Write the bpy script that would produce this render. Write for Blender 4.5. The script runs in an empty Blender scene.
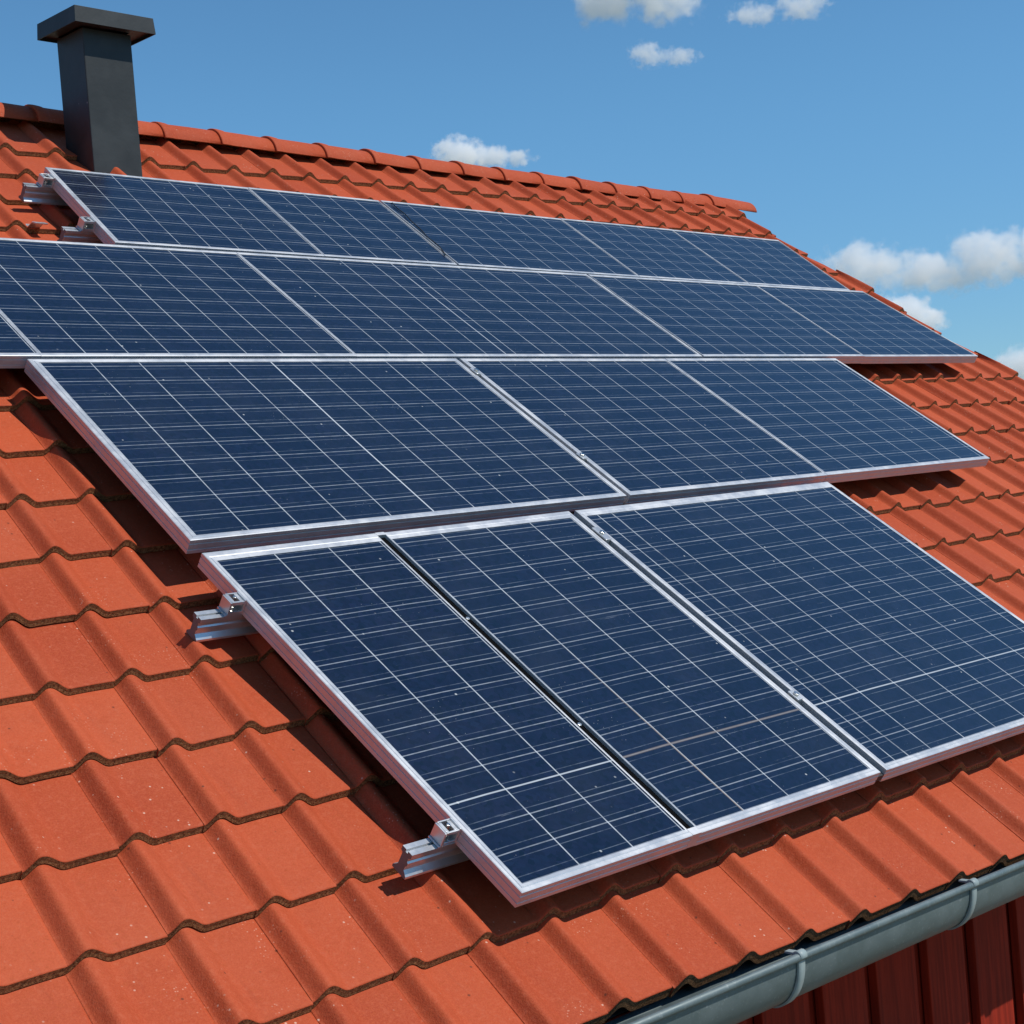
import bpy, math, random
from mathutils import Vector, Matrix

random.seed(7)
C = bpy.context.scene.collection
S = 3.0                    # metres per layout unit
ZC = 4.5                   # camera height above the ground, metres
TH = 0.62336097            # roof pitch
CT, ST = math.cos(TH), math.sin(TH)

# ------------------------------------------------------------------ camera
F_PX = 1606.55
RX, RY, RZ = 1.58511551, -0.79178866, -0.09397488
def rot3(x, y, z):
    return (Matrix.Rotation(z, 3, 'Z') @ Matrix.Rotation(y, 3, 'Y') @ Matrix.Rotation(x, 3, 'X'))
Rw2c = rot3(RX, RY, RZ)                       # world -> camera (x right, y down, z forward)
flip = Matrix(((1, 0, 0), (0, -1, 0), (0, 0, -1)))
cam_d = bpy.data.cameras.new('camera')
cam = bpy.data.objects.new('camera', cam_d); C.objects.link(cam)
cam.matrix_world = Matrix.Translation((0, 0, ZC)) @ (Rw2c.transposed() @ flip).to_4x4()
cam_d.sensor_fit = 'HORIZONTAL'; cam_d.sensor_width = 36.0
cam_d.lens = 36.0 * F_PX / 1024.0
cam_d.clip_start = 0.05; cam_d.clip_end = 20000
bpy.context.scene.camera = cam

# ------------------------------------------------------------------ sun and sky
SUN = Vector((0.270, -0.535, 0.800)).normalized()      # towards the sun
w = bpy.data.worlds.new('World'); bpy.context.scene.world = w; w.use_nodes = True
nt = w.node_tree; bg = nt.nodes['Background']
sky = nt.nodes.new('ShaderNodeTexSky'); sky.sky_type = 'NISHITA'; sky.sun_disc = False
sky.sun_elevation = math.asin(SUN.z)
sky.sun_rotation = math.atan2(SUN.x, SUN.y)
sky.air_density = 1.0; sky.dust_density = 0.0; sky.ozone_density = 1.0; sky.altitude = 1500
tn = nt.nodes.new('ShaderNodeMix'); tn.data_type = 'RGBA'; tn.blend_type = 'MULTIPLY'; tn.inputs[0].default_value = 1.0
tn.inputs[7].default_value = (.565, .93, 1.07, 1)      # clear, deep summer blue
nt.links.new(sky.outputs[0], tn.inputs[6])
tc = nt.nodes.new('ShaderNodeTexCoord'); sp = nt.nodes.new('ShaderNodeSeparateXYZ'); nt.links.new(tc.outputs['Generated'], sp.inputs[0])
mr = nt.nodes.new('ShaderNodeMapRange'); mr.interpolation_type = 'SMOOTHSTEP'; nt.links.new(sp.outputs[2], mr.inputs[0]); mr.inputs[1].default_value = .0; mr.inputs[2].default_value = .26
hz = nt.nodes.new('ShaderNodeMix'); hz.data_type = 'RGBA'; hz.inputs[6].default_value = (.74, .68, .76, 1); hz.inputs[7].default_value = (1, 1, 1, 1); nt.links.new(mr.outputs[0], hz.inputs[0])
hm_ = nt.nodes.new('ShaderNodeMix'); hm_.data_type = 'RGBA'; hm_.blend_type = 'MULTIPLY'; hm_.inputs[0].default_value = 1.0
nt.links.new(tn.outputs[2], hm_.inputs[6]); nt.links.new(hz.outputs[2], hm_.inputs[7]); nt.links.new(hm_.outputs[2], bg.inputs[0]); bg.inputs[1].default_value = 0.122
sd = bpy.data.lights.new('sun', 'SUN'); sd.energy = 4.2; sd.angle = math.radians(0.5); sd.color = (1.0, 0.955, 0.88)
so = bpy.data.objects.new('sun', sd); C.objects.link(so); so.location = (0, 0, 60)
so.rotation_euler = SUN.to_track_quat('Z', 'Y').to_euler()
sc = bpy.context.scene
sc.view_settings.view_transform = 'Standard'; sc.view_settings.look = 'None'
sc.view_settings.exposure = 0.0; sc.view_settings.gamma = 1.0
sc.cycles.use_denoising = True
try: sc.cycles.denoiser = 'OPENIMAGEDENOISE'
except Exception: pass
sc.cycles.volume_bounces = 40; sc.cycles.max_bounces = 40; sc.cycles.diffuse_bounces = 5; sc.cycles.glossy_bounces = 5
sc.cycles.volume_step_rate = 1.0; sc.cycles.volume_max_steps = 256

# ------------------------------------------------------------------ coordinate helpers
def P(u, v, n):            # roof coordinates: along eave, up slope, n = height from the eye-parallel plane (negative = below)
    return Vector((u, v*CT - n*ST, v*ST + n*CT)) * S + Vector((0, 0, ZC))
def Q(x, y, z):            # level layout coordinates
    return Vector((x, y, z)) * S + Vector((0, 0, ZC))

# ------------------------------------------------------------------ materials
def mat(name, col, rough=.6, metal=0., spec=.5):
    m = bpy.data.materials.new(name); m.use_nodes = True
    b = m.node_tree.nodes['Principled BSDF']
    b.inputs['Base Color'].default_value = (*col, 1); b.inputs['Roughness'].default_value = rough
    b.inputs['Metallic'].default_value = metal; b.inputs['Specular IOR Level'].default_value = spec
    return m, m.node_tree, b
class N:
    """tiny node helper"""
    def __init__(s, nt): s.nt = nt; s.L = nt.links
    def new(s, t, **k):
        n = s.nt.nodes.new(t)
        for a, b in k.items(): setattr(n, a, b)
        return n
    def set(s, sock, v):
        if hasattr(v, 'is_output'): s.L.new(v, sock)
        elif isinstance(v, tuple) and len(v) == 3 and sock.type == 'RGBA': sock.default_value = (*v, 1)
        else: sock.default_value = v
    def m(s, op, a, b=0., c=0., clamp=False):
        n = s.new('ShaderNodeMath', operation=op, use_clamp=clamp)
        for i, v in enumerate((a, b, c)): s.set(n.inputs[i], v)
        return n.outputs[0]
    def mix(s, f, a, b, mode='MIX'):
        n = s.new('ShaderNodeMix', data_type='RGBA', blend_type=mode)
        s.set(n.inputs[0], f); s.set(n.inputs[6], a); s.set(n.inputs[7], b); return n.outputs[2]
    def noise(s, vec, scale, detail=3., rough=.55, out=0):
        n = s.new('ShaderNodeTexNoise'); s.set(n.inputs['Vector'], vec)
        n.inputs['Scale'].default_value = scale; n.inputs['Detail'].default_value = detail; n.inputs['Roughness'].default_value = rough
        return n.outputs[out]
    def vor(s, vec, scale, out='Distance', rnd=1.):
        n = s.new('ShaderNodeTexVoronoi'); s.set(n.inputs['Vector'], vec); n.inputs['Scale'].default_value = scale
        n.inputs['Randomness'].default_value = rnd
        return n.outputs[out]
    def ramp(s, f, lo, hi, a=0., b=1., smooth=True):
        n = s.new('ShaderNodeMapRange', interpolation_type='SMOOTHSTEP' if smooth else 'LINEAR')
        s.set(n.inputs[0], f); n.inputs[1].default_value = lo; n.inputs[2].default_value = hi
        n.inputs[3].default_value = a; n.inputs[4].default_value = b; return n.outputs[0]
    def attr(s, name, out='Fac'):
        return s.new('ShaderNodeAttribute', attribute_name=name).outputs[out]
    def obj(s): return s.new('ShaderNodeTexCoord').outputs['Object']
    def geo(s): return s.new('ShaderNodeNewGeometry').outputs['Position']
    def bump(s, h, dist, strength=1.):
        n = s.new('ShaderNodeBump'); s.set(n.inputs['Height'], h); n.inputs['Distance'].default_value = dist
        n.inputs['Strength'].default_value = strength; return n.outputs[0]

def tile_material():
    m, nt, b = mat('terracotta_tile', (.42, .085, .036), .66, 0, .10)
    k = N(nt); p = k.geo(); tint = k.attr('tint')
    c = k.mix(tint, (.335, .051, .0205), (.445, .076, .029))
    big = k.ramp(k.noise(p, 1.7, 4), .35, .7)
    c = k.mix(k.m('MULTIPLY', big, .45), c, (.42, .088, .040))
    mid = k.ramp(k.noise(p, 9, 5, .65), .45, .75)
    c = k.mix(k.m('MULTIPLY', mid, .32), c, (.30, .044, .017))
    fine = k.noise(p, 160, 3, .7)
    grain = k.noise(p, 58, 3, .6)
    c = k.mix(k.ramp(grain, .50, .72, 0, .42), c, (.445, .110, .055))
    c = k.mix(k.ramp(grain, .28, .46, .42, 0), c, (.32, .062, .019))
    c = k.mix(k.ramp(fine, .35, .75, 0, .40), c, (.52, .125, .052))
    # pale lime specks and chips
    v = k.vor(p, 26); keep = k.ramp(k.noise(p, 3.1, 2), .50, .62)
    sp = k.m('MULTIPLY', k.ramp(v, .05, .13, 1, 0), keep)
    c = k.mix(k.m('MULTIPLY', sp, .65), c, (.72, .52, .40))
    v2 = k.vor(p, 11); sp2 = k.ramp(v2, .03, .07, 1, 0)
    c = k.mix(k.m('MULTIPLY', sp2, .75), c, (.10, .035, .022))
    v3 = k.vor(p, 75); sp3 = k.m('MULTIPLY', k.ramp(v3, .12, .26, 1, 0), k.ramp(k.noise(p, 5.3, 3), .56, .68))
    c = k.mix(k.m('MULTIPLY', sp3, .5), c, (.66, .36, .25))
    # rain streaks down the slope
    mp = k.new('ShaderNodeMapping'); mp.inputs['Scale'].default_value = (14, 1.1, 1.1); k.L.new(p, mp.inputs[0])
    st = k.ramp(k.noise(mp.outputs[0], 2.2, 4, .6), .55, .8)
    c = k.mix(k.m('MULTIPLY', st, .30), c, (.27, .055, .028))
    k.set(b.inputs['Base Color'], c)
    k.set(b.inputs['Roughness'], k.ramp(fine, .3, .7, .52, .75))
    k.set(b.inputs['Normal'], k.bump(k.m('ADD', fine, k.m('MULTIPLY', k.noise(p, 40, 3), 1.5)), .0022, .55))
    return m
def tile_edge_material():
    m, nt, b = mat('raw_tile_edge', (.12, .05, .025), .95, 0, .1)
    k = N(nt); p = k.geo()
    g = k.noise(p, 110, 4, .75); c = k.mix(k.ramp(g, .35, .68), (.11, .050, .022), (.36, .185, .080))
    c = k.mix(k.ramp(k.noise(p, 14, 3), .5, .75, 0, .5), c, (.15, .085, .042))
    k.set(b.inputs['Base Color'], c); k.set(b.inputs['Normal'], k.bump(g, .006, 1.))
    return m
def cell_material():
    m, nt, b = mat('solar_glass', (.012, .03, .085), .16, 0, .5)
    k = N(nt)
    uv = k.new('ShaderNodeUVMap', uv_map='cells').outputs[0]
    sx = k.new('ShaderNodeSeparateXYZ'); k.L.new(uv, sx.inputs[0]); U, V = sx.outputs[0], sx.outputs[1]
    p = k.geo()
    def line(coord, off, half):
        d = k.m('ABSOLUTE', k.m('SUBTRACT', k.m('FRACT', k.m('ADD', coord, off + .5)), .5))
        return k.ramp(d, half*.7, half*1.3, 1, 0)
    # polycrystalline base
    cv = k.new('ShaderNodeTexVoronoi'); cv.inputs['Scale'].default_value = 55; k.L.new(p, cv.inputs['Vector'])
    cr = k.new('ShaderNodeSeparateColor'); k.L.new(cv.outputs['Color'], cr.inputs[0])
    base = k.mix(cr.outputs[0], (.0030, .0090, .021), (.0078, .0160, .042))
    base = k.mix(k.m('MULTIPLY', cr.outputs[1], .45), base, (.0105, .0125, .038))
    # each cell its own shade
    fl = k.new('ShaderNodeCombineXYZ'); k.set(fl.inputs[0], k.m('FLOOR', U)); k.set(fl.inputs[1], k.m('FLOOR', V)); k.set(fl.inputs[2], k.attr('panel_seed'))
    wn = k.new('ShaderNodeTexWhiteNoise'); k.L.new(fl.outputs[0], wn.inputs['Vector'])
    base = k.mix(k.m('MULTIPLY', wn.outputs['Value'], .4), base, (.0040, .009, .022))
    pw = k.attr('panel_tint'); base = k.mix(pw, base, (.009, .022, .050))
    dust = k.ramp(k.noise(p, 2.3, 6, .65), .40, .85, 0, .022)
    base = k.mix(dust, base, (.42, .44, .46))
    brk = k.ramp(k.noise(p, 17, 5, .7), .32, .60, .55, 1.)
    brk2 = k.ramp(k.noise(p, 11, 5, .75), .34, .60, .22, 1.)
    bus = k.m('MAXIMUM', line(V, .21, .0135), line(V, -.21, .0135))
    c = k.mix(k.m('MULTIPLY', k.m('MULTIPLY', bus, brk2), .20), base, (.40, .47, .55))
    rows = k.m('MULTIPLY', line(V, 0, .0185), brk)
    c = k.mix(k.m('MULTIPLY', rows, .44), c, (.50, .55, .60))
    cols = line(U, 0, .0100)
    c = k.mix(k.m('MULTIPLY', k.m('MULTIPLY', cols, brk), .72), c, (.60, .64, .67))
    # one bright ribbon per panel (attribute holds the row / the column it follows)
    d = k.m('ABSOLUTE', k.m('SUBTRACT', V, k.attr('bright_row')))
    c = k.mix(k.ramp(d, .018, .036, .5, 0), c, (.60, .64, .66))
    d = k.m('ABSOLUTE', k.m('SUBTRACT', U, k.attr('bright_col')))
    c = k.mix(k.ramp(d, .012, .020, .62, 0), c, (.64, .67, .70))
    d = k.m('ABSOLUTE', k.m('SUBTRACT', V, k.attr('burnt_row')))
    c = k.mix(k.ramp(d, .02, .06, .6, 0), c, (.20, .16, .13))
    d = k.m('ABSOLUTE', k.m('SUBTRACT', k.m('ADD', U, k.m('MULTIPLY', k.noise(p, 6, 3), .03)), k.attr('burnt_col')))
    c = k.mix(k.m('MULTIPLY', k.ramp(d, .006, .018, .7, 0), k.ramp(V, 3.2, 9.0, 1, 0)), c, (.30, .23, .17))
    # dirt specks, droppings, scratches
    v1 = k.vor(p, 9); s1 = k.m('MULTIPLY', k.ramp(v1, .02, .06, 1, 0), k.ramp(k.noise(p, 1.9, 3), .44, .54))
    c = k.mix(k.m('MULTIPLY', s1, .7), c, (.62, .64, .62))
    v2 = k.vor(p, 48); s2 = k.m('MULTIPLY', k.ramp(v2, .05, .12, 1, 0), k.ramp(k.noise(p, 4.2, 3), .55, .68))
    c = k.mix(k.m('MULTIPLY', s2, .45), c, (.45, .48, .5))
    mp = k.new('ShaderNodeMapping'); mp.inputs['Scale'].default_value = (2.2, 30, 30); k.L.new(p, mp.inputs[0])
    sc_ = k.ramp(k.noise(mp.outputs[0], 1.6, 5, .7), .66, .74)
    c = k.mix(k.m('MULTIPLY', sc_, .16), c, (.45, .5, .55))
    sd_ = k.m('ABSOLUTE', k.m('SUBTRACT', k.m('ADD', U, k.m('MULTIPLY', k.noise(p, 3, 4), .10)), k.attr('scratch_col')))
    c = k.mix(k.m('MULTIPLY', k.ramp(sd_, .008, .02, 1, 0), k.m('MULTIPLY', brk2, .55)), c, (.55, .58, .6))
    k.set(b.inputs['Base Color'], c)
    k.set(b.inputs['Roughness'], k.ramp(k.noise(p, 3.3, 5, .6), .3, .75, .09, .19))
    b.inputs['IOR'].default_value = 1.5
    return m
def alu_material(name='anodised_aluminium', col=(.57, .58, .60), rough=.46, metal=.62):
    m, nt, b = mat(name, col, rough, metal)
    k = N(nt); p = k.geo()
    g = k.noise(p, 30, 5, .7); k.set(b.inputs['Base Color'], k.mix(k.ramp(g, .45, .8, 0, .35), col, tuple(x*.62 for x in col)))
    sm = k.ramp(k.noise(p, 7, 4, .7), .35, .7, rough-.07, rough+.14); k.set(b.inputs['Roughness'], sm)
    return m
def painted(name, col, rough, spec=.4, var=.25, scale=8., bump=.0):
    m, nt, b = mat(name, col, rough, 0, spec); k = N(nt); p = k.geo()
    g = k.noise(p, scale, 5, .65)
    c = k.mix(k.ramp(g, .35, .7, 0, var), col, tuple(min(1, x*1.9+.01) for x in col))
    c = k.mix(k.ramp(k.noise(p, scale*.33, 3, .7), .5, .7, 0, var*1.2), c, tuple(min(1, x*2.3+.01) for x in col))
    c = k.mix(k.ramp(k.noise(p, scale*4.3, 4, .7), .55, .8, 0, var), c, tuple(x*.5 for x in col))
    s1 = k.ramp(k.vor(p, 5.5), .02, .045, .5, 0); c = k.mix(s1, c, (.4, .4, .4))
    k.set(b.inputs['Base Color'], c)
    if bump: k.set(b.inputs['Normal'], k.bump(g, bump, .6))
    return m
def wood_material():
    m, nt, b = mat('red_painted_boards', (.30, .035, .018), .8, 0, .15); k = N(nt); p = k.geo()
    mp = k.new('ShaderNodeMapping'); mp.inputs['Scale'].default_value = (26, 26, 1.2); k.L.new(p, mp.inputs[0])
    g = k.noise(mp.outputs[0], 1.8, 6, .65)
    c = k.mix(k.ramp(g, .3, .7), (.33, .024, .009), (.19, .013, .005))
    c = k.mix(k.ramp(k.noise(p, 3, 4), .4, .75, 0, .4), c, (.15, .018, .009))
    k.set(b.inputs['Base Color'], c); k.set(b.inputs['Normal'], k.bump(g, .003, .5)); return m
def zinc_material():
    m, nt, b = mat('grey_gutter_coating', (.17, .235, .245), .42, .25, .5); k = N(nt); p = k.geo()
    g = k.noise(p, 6, 6, .7)
    c = k.mix(k.ramp(g, .35, .7), (.105, .140, .144), (.150, .185, .187))
    c = k.mix(k.ramp(k.noise(p, 70, 3, .7), .56, .75, 0, .35), c, (.34, .37, .37))
    k.set(b.inputs['Base Color'], c); k.set(b.inputs['Roughness'], k.ramp(g, .3, .7, .42, .62)); return m
def grass_material():
    m, nt, b = mat('lawn', (.05, .09, .025), .95, 0, .1); k = N(nt); p = k.geo()
    k.set(b.inputs['Base Color'], k.mix(k.noise(p, .8, 8, .7), (.17, .18, .12), (.26, .25, .19))); return m  # tones lightened so the ground bounces light up to clouds and wall

M = dict(tile=tile_material(), edge=tile_edge_material(), cell=cell_material(), alu=alu_material(),
         rail=alu_material('mill_aluminium', (.60, .61, .62), .36, .7), steel=alu_material('stainless_steel', (.70, .69, .66), .22, 1.0),
         chim=painted('charcoal_sheet_metal', (.020, .023, .023), .48, .35, .25, 6, .004),
         wood=wood_material(), gutter=zinc_material(), dark=mat('black_rubber', (.004, .004, .0045), .8, 0, .03)[0],
         deck=mat('roof_underlay', (.035, .018, .012), .95)[0], back=mat('black_backsheet', (.02, .02, .022), .6)[0],
         endc=alu_material('rail_hollow_shade', (.16, .16, .16), .6, .3), strap=painted('galvanised_strap', (.24, .29, .29), .5, .4, .2, 12), grass=grass_material(), cable=mat('black_cable', (.015, .015, .016), .5)[0])

# ------------------------------------------------------------------ mesh helpers
class MB:
    """collects faces and links them as one mesh object"""
    def __init__(s): s.v = []; s.f = []; s.mi = []; s.sm = []; s.tint = []
    def face(s, pts, mi=0, smooth=False, tint=.5):
        i = len(s.v); s.v += [tuple(p) for p in pts]; s.f.append(tuple(range(i, i+len(pts)))); s.mi.append(mi); s.sm.append(smooth); s.tint.append(tint)
    def grid(s, rows, mi=0, smooth=True, tint=.5, close=False):
        i = len(s.v); n = len(rows[0])
        for r in rows: s.v += [tuple(p) for p in r]
        for a in range(len(rows)-1):
            for b in range(n if close else n-1):
                c = (b+1) % n
                s.f.append((i+a*n+b, i+a*n+c, i+(a+1)*n+c, i+(a+1)*n+b)); s.mi.append(mi); s.sm.append(smooth); s.tint.append(tint)
    def prism(s, ring_a, ring_b, mi=0, smooth=False, caps=True):
        s.grid([ring_a, ring_b], mi, smooth, close=True)
        if caps: s.face(list(ring_a)[::-1], mi); s.face(list(ring_b), mi)
    def box(s, p0, ax, ay, az, mi=0):
        p0 = Vector(p0); c = [p0, p0+ax, p0+ax+ay, p0+ay]
        s.prism(c, [q+az for q in c], mi)
    def tube(s, path, r, k=10, mi=0):
        rows = []
        for i, p in enumerate(path):
            p = Vector(p); a = Vector(path[max(i-1, 0)]); b = Vector(path[min(i+1, len(path)-1)]); t = (b-a).normalized()
            x = t.orthogonal().normalized() if i == 0 else (px - t*px.dot(t)).normalized()
            px = x; y = t.cross(x)
            rows.append([p + (x*math.cos(q) + y*math.sin(q))*r for q in [2*math.pi*j/k for j in range(k)]])
        s.grid(rows, mi, True, close=True); s.face(rows[0][::-1], mi); s.face(rows[-1], mi)
    def build(s, name, mats, parent=None, origin=None, merge=True, bevel=0):
        import bmesh
        o0 = Vector(origin) if origin is not None else (world_base[parent.name] if parent is not None else Vector((0, 0, 0)))
        me = bpy.data.meshes.new(name)
        me.from_pydata([tuple(Vector(p)-o0) for p in s.v], [], s.f)
        for m in (mats if isinstance(mats, (list, tuple)) else [mats]): me.materials.append(m)
        me.polygons.foreach_set('material_index', s.mi); me.polygons.foreach_set('use_smooth', s.sm)
        if any(t != .5 for t in s.tint):
            a = me.attributes.new('tint', 'FLOAT', 'FACE'); a.data.foreach_set('value', s.tint)
        bm = bmesh.new(); bm.from_mesh(me)
        if merge: bmesh.ops.remove_doubles(bm, verts=bm.verts, dist=1e-5)
        bmesh.ops.recalc_face_normals(bm, faces=bm.faces)
        bm.to_mesh(me); bm.free()
        ob = bpy.data.objects.new(name, me); C.objects.link(ob)
        if parent is not None:
            ob.parent = parent; ob.location = o0 - world_base[parent.name]
        else: ob.location = o0
        world_base[ob.name] = o0
        if bevel:
            md = ob.modifiers.new('bevel', 'BEVEL'); md.width = bevel; md.segments = 2; md.limit_method = 'ANGLE'; md.angle_limit = math.radians(40)
        return ob
world_base = {}
def thing(name, label, cat, base, group=None, parent=None):
    o = bpy.data.objects.new(name, None); C.objects.link(o); o.location = base; o.empty_display_size = .2
    o['label'] = label; o['category'] = cat
    if group: o['group'] = group
    world_base[o.name] = Vector(base); return o
def tag(o, label, cat, group=None, kind=None):
    if label: o['label'] = label
    if cat: o['category'] = cat
    if group: o['group'] = group
    if kind: o['kind'] = kind

# ------------------------------------------------------------------ ground
g = MB(); g.face([(-6000, -6000, 0), (6000, -6000, 0), (6000, 6000, 0), (-6000, 6000, 0)])
tag(g.build('ground', M['grass']), 'unseen ground around the red house, kept pale to bounce light', 'ground', kind='structure')

# ------------------------------------------------------------------ the house
U0, U1 = -0.7, 4.115                   # roof ends along the eave
YE, ZE = 1.079, -0.530                 # eave
YR = 3.036                             # ridge line
house = thing('red_house', 'red timber house with terracotta tiled roof under the solar panels', 'house', Q(1.7, 3.0, -ZC/S))

SCL = 1.055; PER = .1*SCL
def cl(x, a, b): return max(a, min(b, x))
def v_front(k, u):
    u1 = u/SCL
    if k == -1: return SCL*(.543 - .035*(cl(u1, 1.0, 2.2)-1.331))
    return SCL*(.670 + k*(.1148 + .0016*(u1-.9)))
def v_ridge(u): return 2.968 - .012*(u-1.7)
H_BACK, T_LIFT, T_THK, ROLL = .0730, .0104, .0106, .0143
KMAX = 17
def roll_h(x):                         # x in tile fraction, roll centred on .2
    x = x % 1.
    if x < .165: t = 1-cl(x/.158, 0, 1); return ROLL*(1 - t*t*(3-2*t))
    if x < .46:
        t = cl((x-.165)/.295, 0, 1); return ROLL - (ROLL+.0012)*t*t*(3-2*t)
    return -.0012*(1-cl((x-.46)/.40, 0, 1))**2
XS = [0, .012, .022, .03, .045, .06, .075, .09, .105, .12, .14, .165, .19, .215, .24, .265, .29, .315, .34, .365, .39, .41, .44, .47, .5, .56, .62, .75, .88, .97, 1.0]
WARP = [(.75, -.008), (1.3, -.034), (1.55, -.028), (1.85, -.013), (2.1, -.005), (2.66, 0), (2.9, .022), (3.1, .032), (3.9, .025)]
def warp(u):
    u /= SCL
    if u <= WARP[0][0]: return WARP[0][1]*SCL
    for (a, x), (b, y) in zip(WARP[:-1], WARP[1:]):
        if u <= b: return (x + (y-x)*(u-a)/(b-a))*SCL
    return WARP[-1][1]*SCL
def u_verge(v): return SCL*(3.902 + .070*cl(2.5-v/SCL, -.1, .85))
def roof_tiles():
    mb = MB()
    for k in range(-1, KMAX+1):
        for j in range(-16, 50):
            um = .727*SCL + PER*j
            u_mid = um + .13*(v_front(k, um)-1.0655)
            if u_mid > U1 + 2*PER or u_mid < U0 - PER: continue
            tint = cl(random.gauss(.45, .30), 0, 1)
            dv, dn, tw, du = random.gauss(0, .0011), random.gauss(0, .00028), random.gauss(0, .0010), random.gauss(0, .0001)
            fit = .9955 if random.random() < .16 else .9998
            THK = .0145 if k == -1 else T_THK
            def top(x, s):             # s 0 front .. 1 back (beyond the next course's front)
                ub = um + du + PER*(x-.2)*fit
                vf = v_front(k, ub) + dv + tw*(x-.5)
                vb = (v_front(k+1, ub) + .018) if k < KMAX else v_ridge(ub)-.012
                L = v_front(k+1, ub)-v_front(k, ub)
                v = vf + (vb-vf)*s
                u = ub + .13*(v-1.0655)
                u += warp(u)
                lift = T_LIFT*(1-(v-vf)/L)
                h = H_BACK - lift - roll_h(x) - dn
                return u, v, h
            def pt(x, s, extra=0., dvv=0.):
                u, v, h = top(x, s)
                u = cl(u, U0, u_verge(v) + .004*math.sin(k*7.3))
                return P(u, v+dvv, -(1+h+extra))
            if top(XS[0], .5)[0] > u_verge(top(XS[0], .5)[1]) - .012: continue
            if top(XS[-1], .5)[0] < U0 + .012: continue
            rows = [[pt(x, 0, .0012) for x in XS], [pt(x, 0, .0003, .0010) for x in XS], [pt(x, 0, 0, .0028) for x in XS]] + [[pt(x, s) for x in XS] for s in (.2, .45, .7, 1.)]
            mb.grid(rows, 0, True, tint)
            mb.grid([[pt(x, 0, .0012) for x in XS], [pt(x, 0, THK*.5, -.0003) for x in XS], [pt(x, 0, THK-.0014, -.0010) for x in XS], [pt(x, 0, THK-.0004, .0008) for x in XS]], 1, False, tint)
            mb.grid([[pt(x, 0, THK-.0004, .0008) for x in XS], [pt(x, .35, THK-.0004) for x in XS]], 1, True, tint)
            for x in (0., 1.):
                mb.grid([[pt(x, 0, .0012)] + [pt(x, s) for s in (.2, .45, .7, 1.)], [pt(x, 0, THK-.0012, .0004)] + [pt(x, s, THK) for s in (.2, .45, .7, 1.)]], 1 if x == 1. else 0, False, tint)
    return mb
roof = roof_tiles().build('roof', [M['tile'], M['edge']], house)
# boarding below the tiles, back slope
def roof_deck():
    mb = MB(); hb = 1.1035
    us = [U0+.02, U1-.03]
    prof = [P(0, SCL*.575, -hb), None]
    for a, b in ((us[0], us[1]),):
        ra = P(a, v_ridge(a), -hb); rb = P(b, v_ridge(b), -hb)
        ea = P(a, .590, -hb); eb = P(b, .575, -hb)
        dz = Vector((0, 0, -.06))
        ba = Q(a, 2*YR-YE, ZE-.03); bb = Q(b, 2*YR-YE, ZE-.03)
        mb.prism([ea, ra, ba, ba+dz, ra+dz, ea+dz], [eb, rb, bb, bb+dz, rb+dz, eb+dz])
    return mb
roof_deck().build('roof_boarding', M['deck'], house)
bk = MB(); rows = []
for s in range(0, 13):
    r = []
    for i in range(0, 321):
        u = U0 + (U1-U0)*i/320; x = (u/PER) % 1.
        top = P(u, v_ridge(u), -1.078); bot = Q(u, 2*YR-YE, ZE+.005)
        q = top.lerp(bot, s/12) + Vector((0, ST, CT))*S*roll_h(x); r.append(q)
    rows.append(r)
bk.grid(rows); bk.build('back_roof', M['tile'], house)

# ridge tiles
def ridge_tile(ua, ub, first):
    mb = MB(); hw, hh = .049, .0465
    zt = lambda u: (v_ridge(u)*ST - 1.055*CT) + .019
    def ring(u, r, dz=0.):
        return [Q(u, YR + (hw+r)*math.cos(a), zt(u) - hh + dz + (hh+r)*math.sin(a)) for a in [math.pi*(.035 + .93*i/18) for i in range(19)]]
    L = ub-ua
    st = [(0, .0034), (.008, .0046), (.045, .0048), (.10, .0044), (.16, .0034), (.19, .0016), (.24, .0012), (.6, .0005), (1.06, -.0012)]
    tl = random.gauss(0, .0010); yw = random.gauss(0, .0010)
    rows = [ring(ua + L*t, r, tl*(1-2*t)) for t, r in st]
    tint = cl(random.gauss(.35, .2), 0, 1)
    mb.grid(rows, 0, True, tint)
    inner = [ring(ua + L*t, r-.0045, tl*(1-2*t)) for t, r in (st[0], st[-1])]
    mb.grid([rows[0], inner[0]], 0, False, tint); mb.grid([rows[-1], inner[1]], 0, False, tint)
    mb.grid(inner, 1, True, tint)
    for q in (0, -1): mb.grid([[r[q] for r in (rows[0], rows[-1])], [r[q] for r in inner]], 1, False, tint)
    return mb.build('ridge_tile', [M['tile'], M['edge']], roof, origin=Q(ua, YR, .86))
UE = 4.235; RL = .1525
for i in range(0, 32):
    b = UE - RL*i - (.062 if i else 0)
    if b - RL < U0 - .05: break
    ridge_tile(b-RL-(.062 if i == 0 else 0), b, i == 0)

# chimney
CX0, CX1, CY0, CY1, CZB, CZT = 1.7515, 1.864, 2.821, 2.921, .58, 1.008
ch = MB(); ch.box(Q(CX0, CY0, CZB), Vector((CX1-CX0, 0, 0))*S, Vector((0, CY1-CY0, 0))*S, Vector((0, 0, CZT-CZB))*S)
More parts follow.
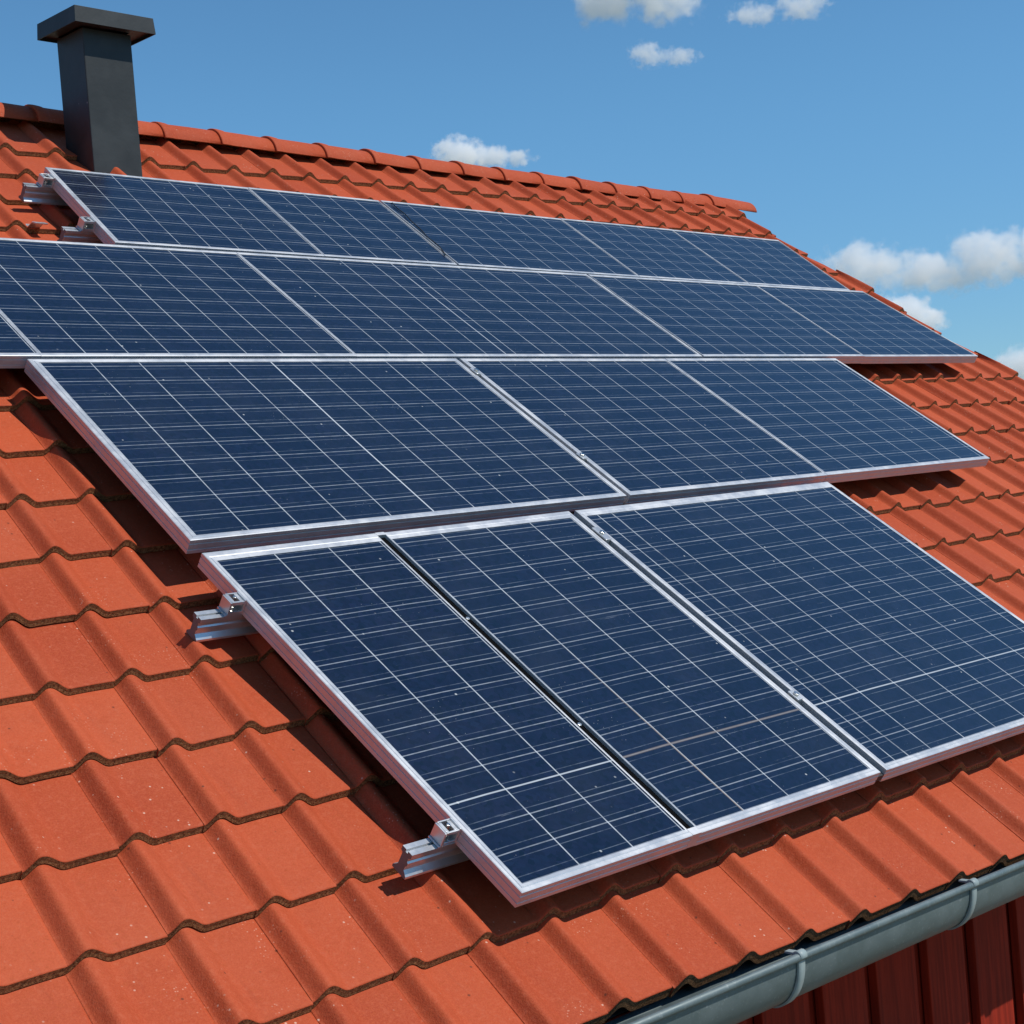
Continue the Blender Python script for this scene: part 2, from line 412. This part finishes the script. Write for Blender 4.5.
# folded sheet seams on the shaft corners
chim = ch.build('chimney', M['chim'], house, origin=Q((CX0+CX1)/2, (CY0+CY1)/2, .72), bevel=.006)
cp = MB(); o = .0365
def lvl(z, e): return [Q(CX0-e, CY0-e, z), Q(CX1+e, CY0-e, z), Q(CX1+e, CY1+e*.35, z), Q(CX0-e, CY1+e*.35, z)]
lv = [lvl(CZT-.003, o), lvl(CZT+.030, o-.0022)]
cp.grid(lv, 0, False, close=True); cp.face(lv[1]); cp.grid([lv[0], lvl(CZT-.003, o-.002), lvl(CZT+.004, o-.002), lvl(CZT+.004, -.001)], 1, False, close=True)
cp.build('chimney_cap', [M['chim'], M['chim']], chim, bevel=.004)
# walls: vertical boards
YW, ZB = YE+.12, -ZC/S
def board_wall():
    mb = MB(); zt = ZE-.035
    x = 1.691+.0150 - .13*20
    xa, xb = U0+.12, U1-.14
    while x < xb:
        a, b = max(x, xa), min(x+.099, xb)
        if b - a > .02:
            jy = random.uniform(-.0012, .0012)
            mb.box(Q(a, YW+jy, ZB), Vector((b-a, 0, 0))*S, Vector((0, .0140, 0))*S, Vector((0, 0, zt-ZB))*S)
        x += .13
    mb.box(Q(xa, YW+.0165, ZB), Vector((xb-xa, 0, 0))*S, Vector((0, .03, 0))*S, Vector((0, 0, zt-ZB))*S)
    yb = 2*YR-YE-.12
    mb.box(Q(xa, yb, ZB), Vector((xb-xa, 0, 0))*S, Vector((0, .03, 0))*S, Vector((0, 0, zt-ZB))*S)
    for xx in (xa, xb-.03):                                      # gables
        ya, yc = YW+.0165+.031, yb-.001
        ring = [(ya, ZB), (yc, ZB), (yc, zt+.03), (YR, .80), (ya, zt+.03)]
        mb.prism([Q(xx, y, z) for y, z in ring], [Q(xx+.03, y, z) for y, z in ring])
    return mb
board_wall().build('wall', M['wood'], house, bevel=.004)
fa = MB(); fa.box(Q(U0+.03, YE+.030, ZE-.055), Vector((U1-U0-.07, 0, 0))*S, Vector((0, .009, 0))*S, Vector((0, 0, .043))*S)
fa.build('fascia_board', M['wood'], house, bevel=.003)
sf = MB(); sf.box(Q(U0+.03, YE+.040, ZE-.050), Vector((U1-U0-.07, 0, 0))*S, Vector((0, YW-YE-.042, 0))*S, Vector((0, 0, .008))*S)
sf.build('soffit', M['wood'], house)
vg = MB(); a = [P(U1-.026, .60, -1.0995), P(U1-.026, v_ridge(U1)-.01, -1.0995)]
for q0, q1 in ((a[0], a[1]),):
    dn_ = Vector((0, -ST, CT))*S*-.06; ax = Vector((.009*S, 0, 0))
    vg.prism([q0, q1, q1+dn_, q0+dn_], [q0+ax, q1+ax, q1+dn_+ax, q0+dn_+ax])
vg.build('bargeboard', M['wood'], house, bevel=.003)
# drip flashing seen below the tile ends
df = MB(); df.grid([[P(U0+.03, .62, -1.0985), P(U1-.03, .62, -1.0985)], [Q(U0+.03, YE+.012, ZE-.020), Q(U1-.03, YE+.012, ZE-.020)], [Q(U0+.03, YE+.010, ZE-.034), Q(U1-.03, YE+.010, ZE-.034)]], 0, False)
df.build('drip_flashing', M['gutter'], house)

# gutter
GY0, GY1, GD = 1.036, 1.096, .046
def gz(u): return -.5315 - .0236*(u-1.55)
def gprof(u, t=0., n=20):
    cy = (GY0+GY1)/2; r = (GY1-GY0)/2 - t; d = GD - t
    return [Q(u, cy - r*math.cos(q), gz(u) - d*math.sin(q)**.85 - .010*(1-math.cos(q))) for q in [math.pi*i/n for i in range(n+1)]]
gt = MB(); GA, GB = U0-.01, U1+.004
gt.grid([gprof(GA), gprof(GB)]); gt.grid([gprof(GA, .0016), gprof(GB, .0016)])
for q in (GA, GB): gt.grid([gprof(q), gprof(q, .0016)], 0, False)
gt.tube([Q(GA, GY0-.0018, gz(GA)+.0010), Q(GB, GY0-.0018, gz(GB)+.0010)], .0046*S, 12)
gutter = gt.build('gutter', M['gutter'], house, origin=Q(GA, GY0, gz(GA)))
u = 1.437 - .379*5
while u < GB - .05:
    br = MB(); hw = .0062
    def prof(uu, e): 
        cy = (GY0+GY1)/2; r = (GY1-GY0)/2 + e; d = GD + e
        return [Q(uu, cy - r*math.cos(q), gz(u) - d*math.sin(q)**.85 - .010*(1-math.cos(q))) for q in [math.pi*i/22 for i in range(23)]]
    br.grid([prof(u-hw, .0006), prof(u-hw, .0030), prof(u+hw, .0030), prof(u+hw, .0006)], 0, False)
    br.grid([[p + Vector((0, 0, 0)) for p in prof(u-hw, .0030)], prof(u+hw, .0030)], 0, True)
    br.tube([Q(u-hw, GY0-.0005, gz(u)+.0020), Q(u+hw, GY0-.0005, gz(u)+.0020)], .0062*S, 12)
    br.box(Q(u-hw*.7, GY0+.004, gz(u)+.0035), Vector((hw*1.4, 0, 0))*S, Vector((0, .012, 0))*S, Vector((0, 0, .0022))*S)
    br.build('gutter_bracket', M['strap'], gutter, origin=Q(u, GY0, gz(u)))
    u += .379

# ------------------------------------------------------------------ solar panels
FT = .0205
def quad(TL, TR, BL, BR, skew=0.):              # bilinear patch of one panel row, given at four corners (u, v)
    def f(s, t):
        a = (BL[0]+(BR[0]-BL[0])*s, BL[1]+(BR[1]-BL[1])*s); b = (TL[0]+(TR[0]-TL[0])*s, TL[1]+(TR[1]-TL[1])*s)
        return a[0]+(b[0]-a[0])*t, a[1]+(b[1]-a[1])*t
    return f, BL[0], BR[0], skew
R4 = quad((1.135, 1.3257), (2.543, 1.352), (1.139, .7039), (2.552, .7026))
R3 = quad((1.145, 1.8175), (3.202, 1.8285), (1.136, 1.3545), (3.2125, 1.382))
R2 = quad((.56, 2.2265), (3.840, 2.2095), (.54, 1.8225), (3.898, 1.8434), .003)
R1 = quad((1.5428, 2.5454), (3.8335, 2.5247), (1.5158, 2.2318), (3.784, 2.2126), .023)
def panel(row, ua, ub, wl, wr, wt, wb, cols, nrows, label, bright_row=-9, bright_col=-9, burnt_row=-9, burnt_col=-9, scratch=-9, dn=0., mg=(.01, .01, .006, .004)):
    f, r0, r1, skew = row
    tl, tr = f(0, 1)[0], f(1, 1)[0]
    def corner(u, j):
        if abs(u-r0) < 1e-6: return f(0, j)
        if abs(u-r1) < 1e-6: return f(1, j)
        if j == 0: return f((u-r0)/(r1-r0), 0)
        return f((u+skew-tl)/(tr-tl), 1)
    c = {(i, j): corner((ua, ub)[i], j) for i in (0, 1) for j in (0, 1)}
    jn = [random.gauss(0, .0005) for _ in range(3)]
    Wd, Hd = ub-ua, c[0, 1][1]-c[0, 0][1]
    def at(x, y, n):                   # x, y: absolute insets from the lower left, layout units
        s, t = x/Wd, y/Hd
        a = [c[0, 0][q]+(c[1, 0][q]-c[0, 0][q])*s for q in (0, 1)]; b = [c[0, 1][q]+(c[1, 1][q]-c[0, 1][q])*s for q in (0, 1)]
        uu, vv = a[0]+(b[0]-a[0])*t, a[1]+(b[1]-a[1])*t
        return P(uu, vv, -(1.0 + n + dn + jn[0]*0 + jn[1]*(s-.5) + jn[2]*(t-.5)))
    base = at(0, 0, FT)
    t = thing('solar_panel', label, 'solar panel', base, 'solar panels mounted on the tiled roof')
    def ring(fr, e, n):                # fr: fraction of side width inset, e: absolute inset
        l, r, tp, bt = wl*fr+e, wr*fr+e, wt*fr+e, wb*fr+e
        return [at(l, bt, n), at(Wd-r, bt, n), at(Wd-r, Hd-tp, n), at(l, Hd-tp, n)]
    fm = MB()
    prof = [(1, 0, .0030), (1, 0, .0003), (.62, 0, 0), (.56, 0, .0005), (.50, 0, 0), (.10, 0, 0), (0, 0, .0006), (0, 0, .0052), (0, .0008, .0056), (0, .0008, .0066), (0, 0, .0070),
            (0, 0, .0140), (0, .0008, .0144), (0, .0008, .0152), (0, 0, .0156), (0, 0, FT), (0, min(.012, Wd*.2), FT), (0, min(.012, Wd*.2), FT-.0012)]
    fm.grid([ring(*q) for q in prof], 0, False, close=True)
    fm.build('frame', M['alu'], t)
    gl = MB(); gl.prism(ring(.97, 0, .0032), ring(.97, 0, .0012))
    go = gl.build('cell_glass', M['cell'], t, merge=False)
    me = go.data
    uvl = me.uv_layers.new(name='cells')
    # cell grid: margins inside the frame, then cols x rows
    x0, x1, y0, y1 = wl+mg[0], Wd-wr-mg[1], wb+mg[3], Hd-wt-mg[2]
    corners = [(at(xx, yy, .0012), (xx, yy)) for xx in (wl*.97, Wd-wr*.97) for yy in (wb*.97, Hd-wt*.97)]
    for lp in me.loops:
        co = me.vertices[lp.vertex_index].co + base
        xx, yy = min(corners, key=lambda q: (q[0]-co).length)[1]
        uvl.data[lp.index].uv = ((xx-x0)/(x1-x0)*cols, (yy-y0)/(y1-y0)*nrows)
    for nm, val in (('panel_seed', random.random()*50), ('panel_tint', random.uniform(0, .35)), ('bright_row', bright_row), ('bright_col', bright_col), ('burnt_row', burnt_row), ('burnt_col', burnt_col), ('scratch_col', scratch)):
        a = me.attributes.new(nm, 'FLOAT', 'FACE'); a.data.foreach_set('value', [val]*len(me.polygons))
    bs = MB(); bs.prism(ring(0, .004, .0125), ring(0, .004, .0118)); bs.build('backsheet', M['back'], t)
    return t, at, Wd, Hd
N_ = 'blue solar panel'
# bottom row, upright panels
pA = panel(R4, 1.139, 1.4185, .0095, .0025, .019, .0105, 3, 14.2, 'narrow upright solar panel with three cell columns at the left end of the lowest row', bright_row=3.0, mg=(.001, .003, .002, .001))
pB = panel(R4, 1.4335, 1.8155, .0022, .0105, .017, .0105, 4, 14.2, 'upright solar panel with a brownish burnt line, in the lowest row between two others', burnt_row=3.0, burnt_col=1.0, mg=(.0015, .0005, .002, .001))
pC = panel(R4, 1.8305, 2.552, .0095, .009, .017, .010, 7, 14.2, 'widest upright solar panel in the lowest row, scratched down its left columns', bright_row=3.0, scratch=.42, mg=(.0275, .028, .002, .001))
# third row
pD = panel(R3, 1.136, 1.981, .013, .0095, .010, .0095, 10, 10.2, 'large tilted solar panel left of the double seam in the row above the lowest', bright_col=5.0, mg=(.002, .001, .002, .001))
pE = panel(R3, 1.9905, 2.5715, .0095, .0035, .010, .0095, 7, 10.2, 'solar panel in the middle of the row above the lowest, right of the double seam', mg=(.002, .002, .002, .001))
pF = panel(R3, 2.5725, 3.2125, .0035, .008, .010, .0095, 7.1, 10.2, 'solar panel at the right end of the row above the lowest, shading bare tiles below', mg=(.002, .004, .002, .001))
# second row
R2c = [(.54, 1.1711, 'solar panel cut off by the left picture edge in the second row from the ridge', 8, -9), (1.1715, 1.7576, 'solar panel in the second row from the ridge, below the rail ends on the tiles', 8, -9),
       (1.758, 2.709, 'longest solar panel of the second row from the ridge, with a bright centre line', 12, 4.65), (2.715, 3.3446, 'solar panel second from the right end in the second row from the ridge', 8, -9),
       (3.345, 3.898, 'solar panel at the right end of the second row, its corner reaching the roof verge', 7, -9)]
for i, (a, b, lb, nc, bc) in enumerate(R2c):
    panel(R2, a, b, .0024, .0024 if i not in (2,) else .006, .0085, .0085, nc, 8.2, lb, bright_col=bc, mg=(.002, .002, .002, .001))
# top row
R1c = [(1.5158, 1.9731, 'solar panel at the left end of the top row, in front of the charcoal chimney', 7), (1.9735, 2.321, 'small solar panel in the top row, second from the chimney end', 5),
       (2.327, 2.9046, 'wide solar panel in the middle of the top row below the ridge', 8), (2.905, 3.3316, 'narrow solar panel in the top row, one short of its right end', 6), (3.332, 3.784, 'solar panel at the right end of the top row, beside the roof verge', 6)]
for i, (a, b, lb, nc) in enumerate(R1c):
    panel(R1, a, b, .009 if i == 0 else .0021, .0021, .0075, .007, nc, 6.2, lb, mg=(.002, .002, .002, .001))

# black strip in the seam of the two left panels of the lowest row, with its bolts
tA, atA, WA, HA = pA
ss = MB(); ss.prism([atA(WA+.0003, .0104, .016), atA(WA+.0147, .0104, .016), atA(WA+.0147, HA-.003, .016), atA(WA+.0003, HA-.003, .016)],
                    [atA(WA+.0003, .0104, .0050), atA(WA+.0147, .0104, .0050), atA(WA+.0147, HA-.003, .0050), atA(WA+.0003, HA-.003, .0050)])
for ya, yb, n0 in ((-.0001, .0102, -.0003), (HA-.0065, HA-.0002, -.0003)):
    fj = MB(); q = lambda n: [atA(WA-.0004, ya, n), atA(WA+.0154, ya, n), atA(WA+.0154, yb, n), atA(WA-.0004, yb, n)]
    fj.prism(q(FT-.0005), q(n0)); fj.build('frame_joint', M['alu'], tA)
strip = ss.build('seam_strip', M['dark'], tA)
for y in (.422, .202):
    bl = MB(); nrm = Vector((0, -ST, CT))
    ctr = atA(WA+.0045, y, .0050); r = .0032*S
    ex, ey = Vector((1, 0, 0)), Vector((0, CT, ST))
    hexa = [ctr + (ex*math.cos(q)+ey*math.sin(q))*r for q in [math.pi*i/3 for i in range(6)]]
    bl.prism(hexa, [q+nrm*.0056*S for q in hexa]); bl.build('seam_bolt', M['steel'], strip, bevel=.0015)

# clamps that sit in the wide seams
def mid_clamp(pn, x, y, w_=.012, l_=.036):
    t, at, W_, H_ = pn
    mb = MB()
    def sl(xa, xb, ya, yb, n0, n1): mb.prism([at(xa, ya, n0), at(xb, ya, n0), at(xb, yb, n0), at(xa, yb, n0)], [at(xa, ya, n1), at(xb, ya, n1), at(xb, yb, n1), at(xa, yb, n1)])
    sl(x-w_/2, x+w_/2, y-l_/2, y+l_/2, -.0012, -.0032)
    sl(x-w_*.28, x+w_*.28, y-l_/2, y+l_/2, .014, -.0012)
    nrm = Vector((0, -ST, CT)); ex, ey = Vector((1, 0, 0)), Vector((0, CT, ST))
    ctr = at(x, y, -.0030); hexa = [ctr + (ex*math.cos(q)+ey*math.sin(q))*.0046*S for q in [math.pi*i/3+.3 for i in range(6)]]
    c = mb.build('mid_clamp', M['rail'], t, bevel=.002)
    b2 = MB(); b2.prism(hexa, [q+nrm*.0034*S for q in hexa]); b2.build('bolt', M['steel'], c, bevel=.0015)
mid_clamp(pC, -.0075, .567, .013, .034)
mid_clamp(pC, -.0075, .162, .012, .020)
mid_clamp(pE, -.0048, .405, .013, .020)
mid_clamp(pE, -.0048, .118, .012, .018)
# grey channel in the seam right of the middle upright panel
tC, atC, WC, HC = pC
cs = MB(); cs.prism([atC(-.0145, 0, .017), atC(-.0005, 0, .017), atC(-.0005, HC-.002, .017), atC(-.0145, HC-.002, .017)],
                    [atC(-.0145, 0, .0085), atC(-.0005, 0, .0085), atC(-.0005, HC-.002, .0085), atC(-.0145, HC-.002, .0085)])
cs.build('seam_channel', M['back'], tC)

# feet that carry the upper rows
def foot(pn, x, y):
    t, at, W_, H_ = pn
    mb = MB(); a = at(x-.003, y-.004, FT); b = at(x+.003, y-.004, FT); c = at(x+.003, y+.004, FT); d = at(x-.003, y+.004, FT)
    nrm = Vector((0, -ST, CT))*S*-.024
    mb.prism([a, b, c, d], [q+nrm for q in (a, b, c, d)]); mb.build('mounting_foot', M['rail'], t, bevel=.002)
foot(pF, .205, .05); foot(pF, .5, .05)

# ------------------------------------------------------------------ mounting rails with end clamps
def rail(u0, u1, v, label, clamp_u, wscale=1., n_top=FT+.0004):
    # cross-section in (v, n): slotted head, neck, web, foot with flanges
    w2 = .0082
    pr = [(-w2, 0), (-.0016, 0), (-.0016, .0030), (.0016, .0030), (.0016, 0), (w2, 0), (w2, .0050), (.0052, .0068), (.0052, .0225), (w2*1.35, .0275), (w2*1.35, .0305),
          (-w2*1.35, .0305), (-w2*1.35, .0275), (-.0052, .0225), (-.0052, .0175), (-.0070, .0160), (-.0070, .0125), (-.0052, .0110), (-.0052, .0068), (-w2, .0050)]
    base = P(u0, v, -(1+n_top+.0305))
    t = thing('mounting_rail', label, 'mounting rail', base, 'aluminium rails under the panels')
    mb = MB(); A = [P(u0, v+a, -(1+n_top+b)) for a, b in pr]; B = [P(u1, v+a, -(1+n_top+b)) for a, b in pr]
    mb.grid([A, B], 0, False, close=True)
    # flat end faces, coloured dark to paint the shade of a hollow
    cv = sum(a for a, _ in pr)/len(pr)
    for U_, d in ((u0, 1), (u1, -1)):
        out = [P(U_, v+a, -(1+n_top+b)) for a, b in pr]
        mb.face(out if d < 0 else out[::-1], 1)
    mb.build('rail_profile', [M['rail'], M['endc']], t, merge=True)
    # end clamp: bracket against the panel side with a lip, bolt through it
    ec = MB(); nrm = Vector((0, -ST, CT))*S; ex = Vector((1, 0, 0))*S; ey = Vector((0, CT, ST))*S
    def pp(du_, dv_, n): return P(clamp_u+du_, v+dv_, -(1+n))
    def bx(a, b, c, d, n0, n1): ec.prism([pp(a, c, n0), pp(b, c, n0), pp(b, d, n0), pp(a, d, n0)], [pp(a, c, n1), pp(b, c, n1), pp(b, d, n1), pp(a, d, n1)])
    nt_ = n_top - .0002
    top_ = -.0010
    bx(-.0250, -.0005, -.0095, .0095, nt_, nt_-.0024)                 # foot plate
    bx(-.0030, -.0005, -.0095, .0095, nt_-.0024, top_)                # plate against the panel
    bx(-.0230, -.0206, -.0095, .0095, nt_-.0024, top_+.0022)          # outer plate
    bx(-.0206, -.0030, -.0095, -.0074, nt_-.0024, nt_-.0060)          # low front web
    bx(-.0206, -.0030, .0076, .0095, nt_-.0024, top_+.0012)           # back web
    bx(-.0206, -.0030, -.0095, -.0070, top_+.0055, top_+.0015)        # top bars around the bolt opening
    bx(-.0206, -.0160, -.0070, .0076, top_+.0040, top_+.0020)
    bx(-.0082, -.0030, -.0070, .0076, top_+.0040, top_+.0020)
    e = ec.build('end_clamp', M['rail'], t, bevel=.0022)
    bo = MB()
    for (rr, n0, n1, k_) in ((.0056, nt_-.0024, nt_-.0042, 16), (.0046, nt_-.0042, nt_-.0090, 6), (.0024, nt_-.0090, -.0012, 10)):
        ring_ = lambda n: [pp(-.0120, .0004, n) + (ex*math.cos(q) + ey*math.sin(q))*rr for q in [2*math.pi*i/k_+.4 for i in range(k_)]]
        bo.prism(ring_(n0), ring_(n1))
    bo.build('bolt', M['steel'], e, bevel=.0012)
    return t
rail(1.078, 2.50, .8125, 'aluminium rail end below the lower left corner of the lowest panel row', 1.1385)
rail(1.0775, 2.50, 1.2315, 'aluminium rail end below the upper left corner of the lowest panel row', 1.1358)
rail(1.487, 3.74, 2.505, 'aluminium rail end nearest the chimney at the top panel row', 1.5385)
rail(1.470, 3.74, 2.322, 'aluminium rail end just above the second panel row, under the top row', 1.5235)
# roof hook next to the upper rails
hk = thing('roof_hook', 'small bent metal roof hook on the tiles between the two upper rail ends', 'roof hook', P(1.47, 2.40, -1.07))
hm = MB()
pts = [(2.435, .066), (2.415, .062), (2.405, .048), (2.392, .044)]
for (va, na), (vb, nb) in zip(pts[:-1], pts[1:]):
    hm.prism([P(1.458, va, -(1+na)), P(1.482, va, -(1+na)), P(1.482, va, -(1+na+.003)), P(1.458, va, -(1+na+.003))],
             [P(1.458, vb, -(1+nb)), P(1.482, vb, -(1+nb)), P(1.482, vb, -(1+nb+.003)), P(1.458, vb, -(1+nb+.003))])
hm.build('hook_plate', M['rail'], hk, bevel=.002)
# thin cable that leaves the tiles and runs down a seam of the top row
cb = MB(); path = []
for i in range(25):
    s = i/24
    u_ = 2.385 - .062*s + .0025*math.sin(s*23); v_ = 2.575 - .31*s
    n_ = -.0026 - .0010*math.sin(s*17) if v_ < 2.535 else .004 + (v_-2.535)*.9
    path.append(P(u_, v_, -(1+n_)))
cb.tube(path, .0012*S, 6)
tag(cb.build('cable', M['cable'], origin=path[-1]), 'thin black cable running from the tiles down a seam of the top panel row', 'cable')

# ------------------------------------------------------------------ clouds: real volumes far behind the roof
def pix_dir(x, y):
    return (Rw2c.transposed() @ Vector((x-512, y-512, F_PX))).normalized()
def cloud(label, blobs, dens, amp, seed, dist=900., nscale=1.5):
    """blobs: (x, y, rx, ry) in picture units at that distance: turned into metres, each lump with a depth of its own"""
    import bmesh
    rnd = random.Random(seed)
    cx, cy = sum(b[0] for b in blobs)/len(blobs), sum(b[1] for b in blobs)/len(blobs)
    px = dist/F_PX
    fwd = pix_dir(cx, cy); down = (Rw2c.transposed() @ Vector((0, 1, 0))); right = down.cross(fwd).normalized(); down = fwd.cross(right)
    rot = Matrix((right, down, fwd)).transposed()
    bl = [(Vector(((x-cx)*px, (y-cy)*px, rnd.uniform(-.4, .4)*ry*px)), Vector((rx*px, ry*px, ry*px*1.3))) for x, y, rx, ry in blobs]
    bm = bmesh.new()
    for c, r in bl:
        bmesh.ops.create_icosphere(bm, subdivisions=3, radius=1.02, matrix=Matrix.Translation(c) @ Matrix.Diagonal((*r, 1)))
    me = bpy.data.meshes.new('cloud'); bm.to_mesh(me); bm.free()
    o = bpy.data.objects.new('cloud', me); C.objects.link(o)
    o.matrix_world = Matrix.Translation(Vector((0, 0, ZC)) + fwd*dist) @ rot.to_4x4()
    rm = o.modifiers.new('merge', 'REMESH'); rm.mode = 'VOXEL'; rm.voxel_size = min(r.y for _, r in bl)*.25
    m = bpy.data.materials.new('cloud_vapour'); m.use_nodes = True; nt = m.node_tree
    for n in list(nt.nodes):
        if n.type != 'OUTPUT_MATERIAL': nt.nodes.remove(n)
    k = N(nt); out = nt.nodes[0]
    pos = k.obj(); tot = None
    for c, r in bl:
        sb = k.new('ShaderNodeVectorMath', operation='SUBTRACT'); k.L.new(pos, sb.inputs[0]); sb.inputs[1].default_value = c
        dv_ = k.new('ShaderNodeVectorMath', operation='DIVIDE'); k.L.new(sb.outputs[0], dv_.inputs[0]); dv_.inputs[1].default_value = r
        ln = k.new('ShaderNodeVectorMath', operation='LENGTH'); k.L.new(dv_.outputs[0], ln.inputs[0])
        fall = k.m('SUBTRACT', 1., ln.outputs['Value'])
        tot = fall if tot is None else k.m('SMOOTH_MAX', tot, fall, .15)
    ry = sum(r.y for _, r in bl)/len(bl)
    of = k.new('ShaderNodeVectorMath', operation='ADD'); k.L.new(pos, of.inputs[0]); of.inputs[1].default_value = (seed*93., seed*31., 0)
    nz = k.noise(of.outputs[0], nscale/ry, 9, .60)
    val = k.m('ADD', tot, k.m('MULTIPLY', k.m('SUBTRACT', nz, .60), amp))
    d = k.ramp(val, 0., .40, 0, dens/ry)
    pv = k.new('ShaderNodeVolumePrincipled')
    pv.inputs['Color'].default_value = (.996, .998, 1, 1); pv.inputs['Anisotropy'].default_value = .0
    k.set(pv.inputs['Density'], d); k.L.new(pv.outputs[0], out.inputs['Volume'])
    me.materials.append(m)
    tag(o, label, 'cloud', 'white clouds in the blue sky')
    return o
cloud('large puffy white cloud behind the right roof slope', [(868, 264, 50, 32), (925, 272, 70, 28), (985, 260, 60, 33), (1035, 256, 45, 34)], 1.7, 2.4, 1)
cloud('small white cloud just under the large one at the roof verge', [(903, 313, 40, 24), (925, 320, 26, 18)], 1.8, 1.9, 2, 620)
cloud('white cloud cut off by the right picture edge just above the tiles', [(1020, 368, 40, 24), (1050, 360, 40, 28)], 1.7, 1.9, 3, 560)
cloud('bright white cloud cut off by the upper picture edge', [(605, -5, 50, 34), (662, -6, 52, 36), (640, -30, 60, 40)], 1.9, 2.3, 4)
cloud('faint stretched wisp of cloud at the upper picture edge', [(755, 13, 36, 14), (800, 7, 34, 18)], .85, 2.3, 5, 640)
cloud('faint tiny cloud under the bright one at the upper picture edge', [(648, 54, 22, 16), (678, 57, 26, 12)], .8, 2.3, 6, 560)
cloud('small white cloud peeking over the middle of the ridge', [(461, 155, 36, 22), (488, 157, 34, 15), (514, 157, 26, 11)], 1.5, 2.0, 11, 430)
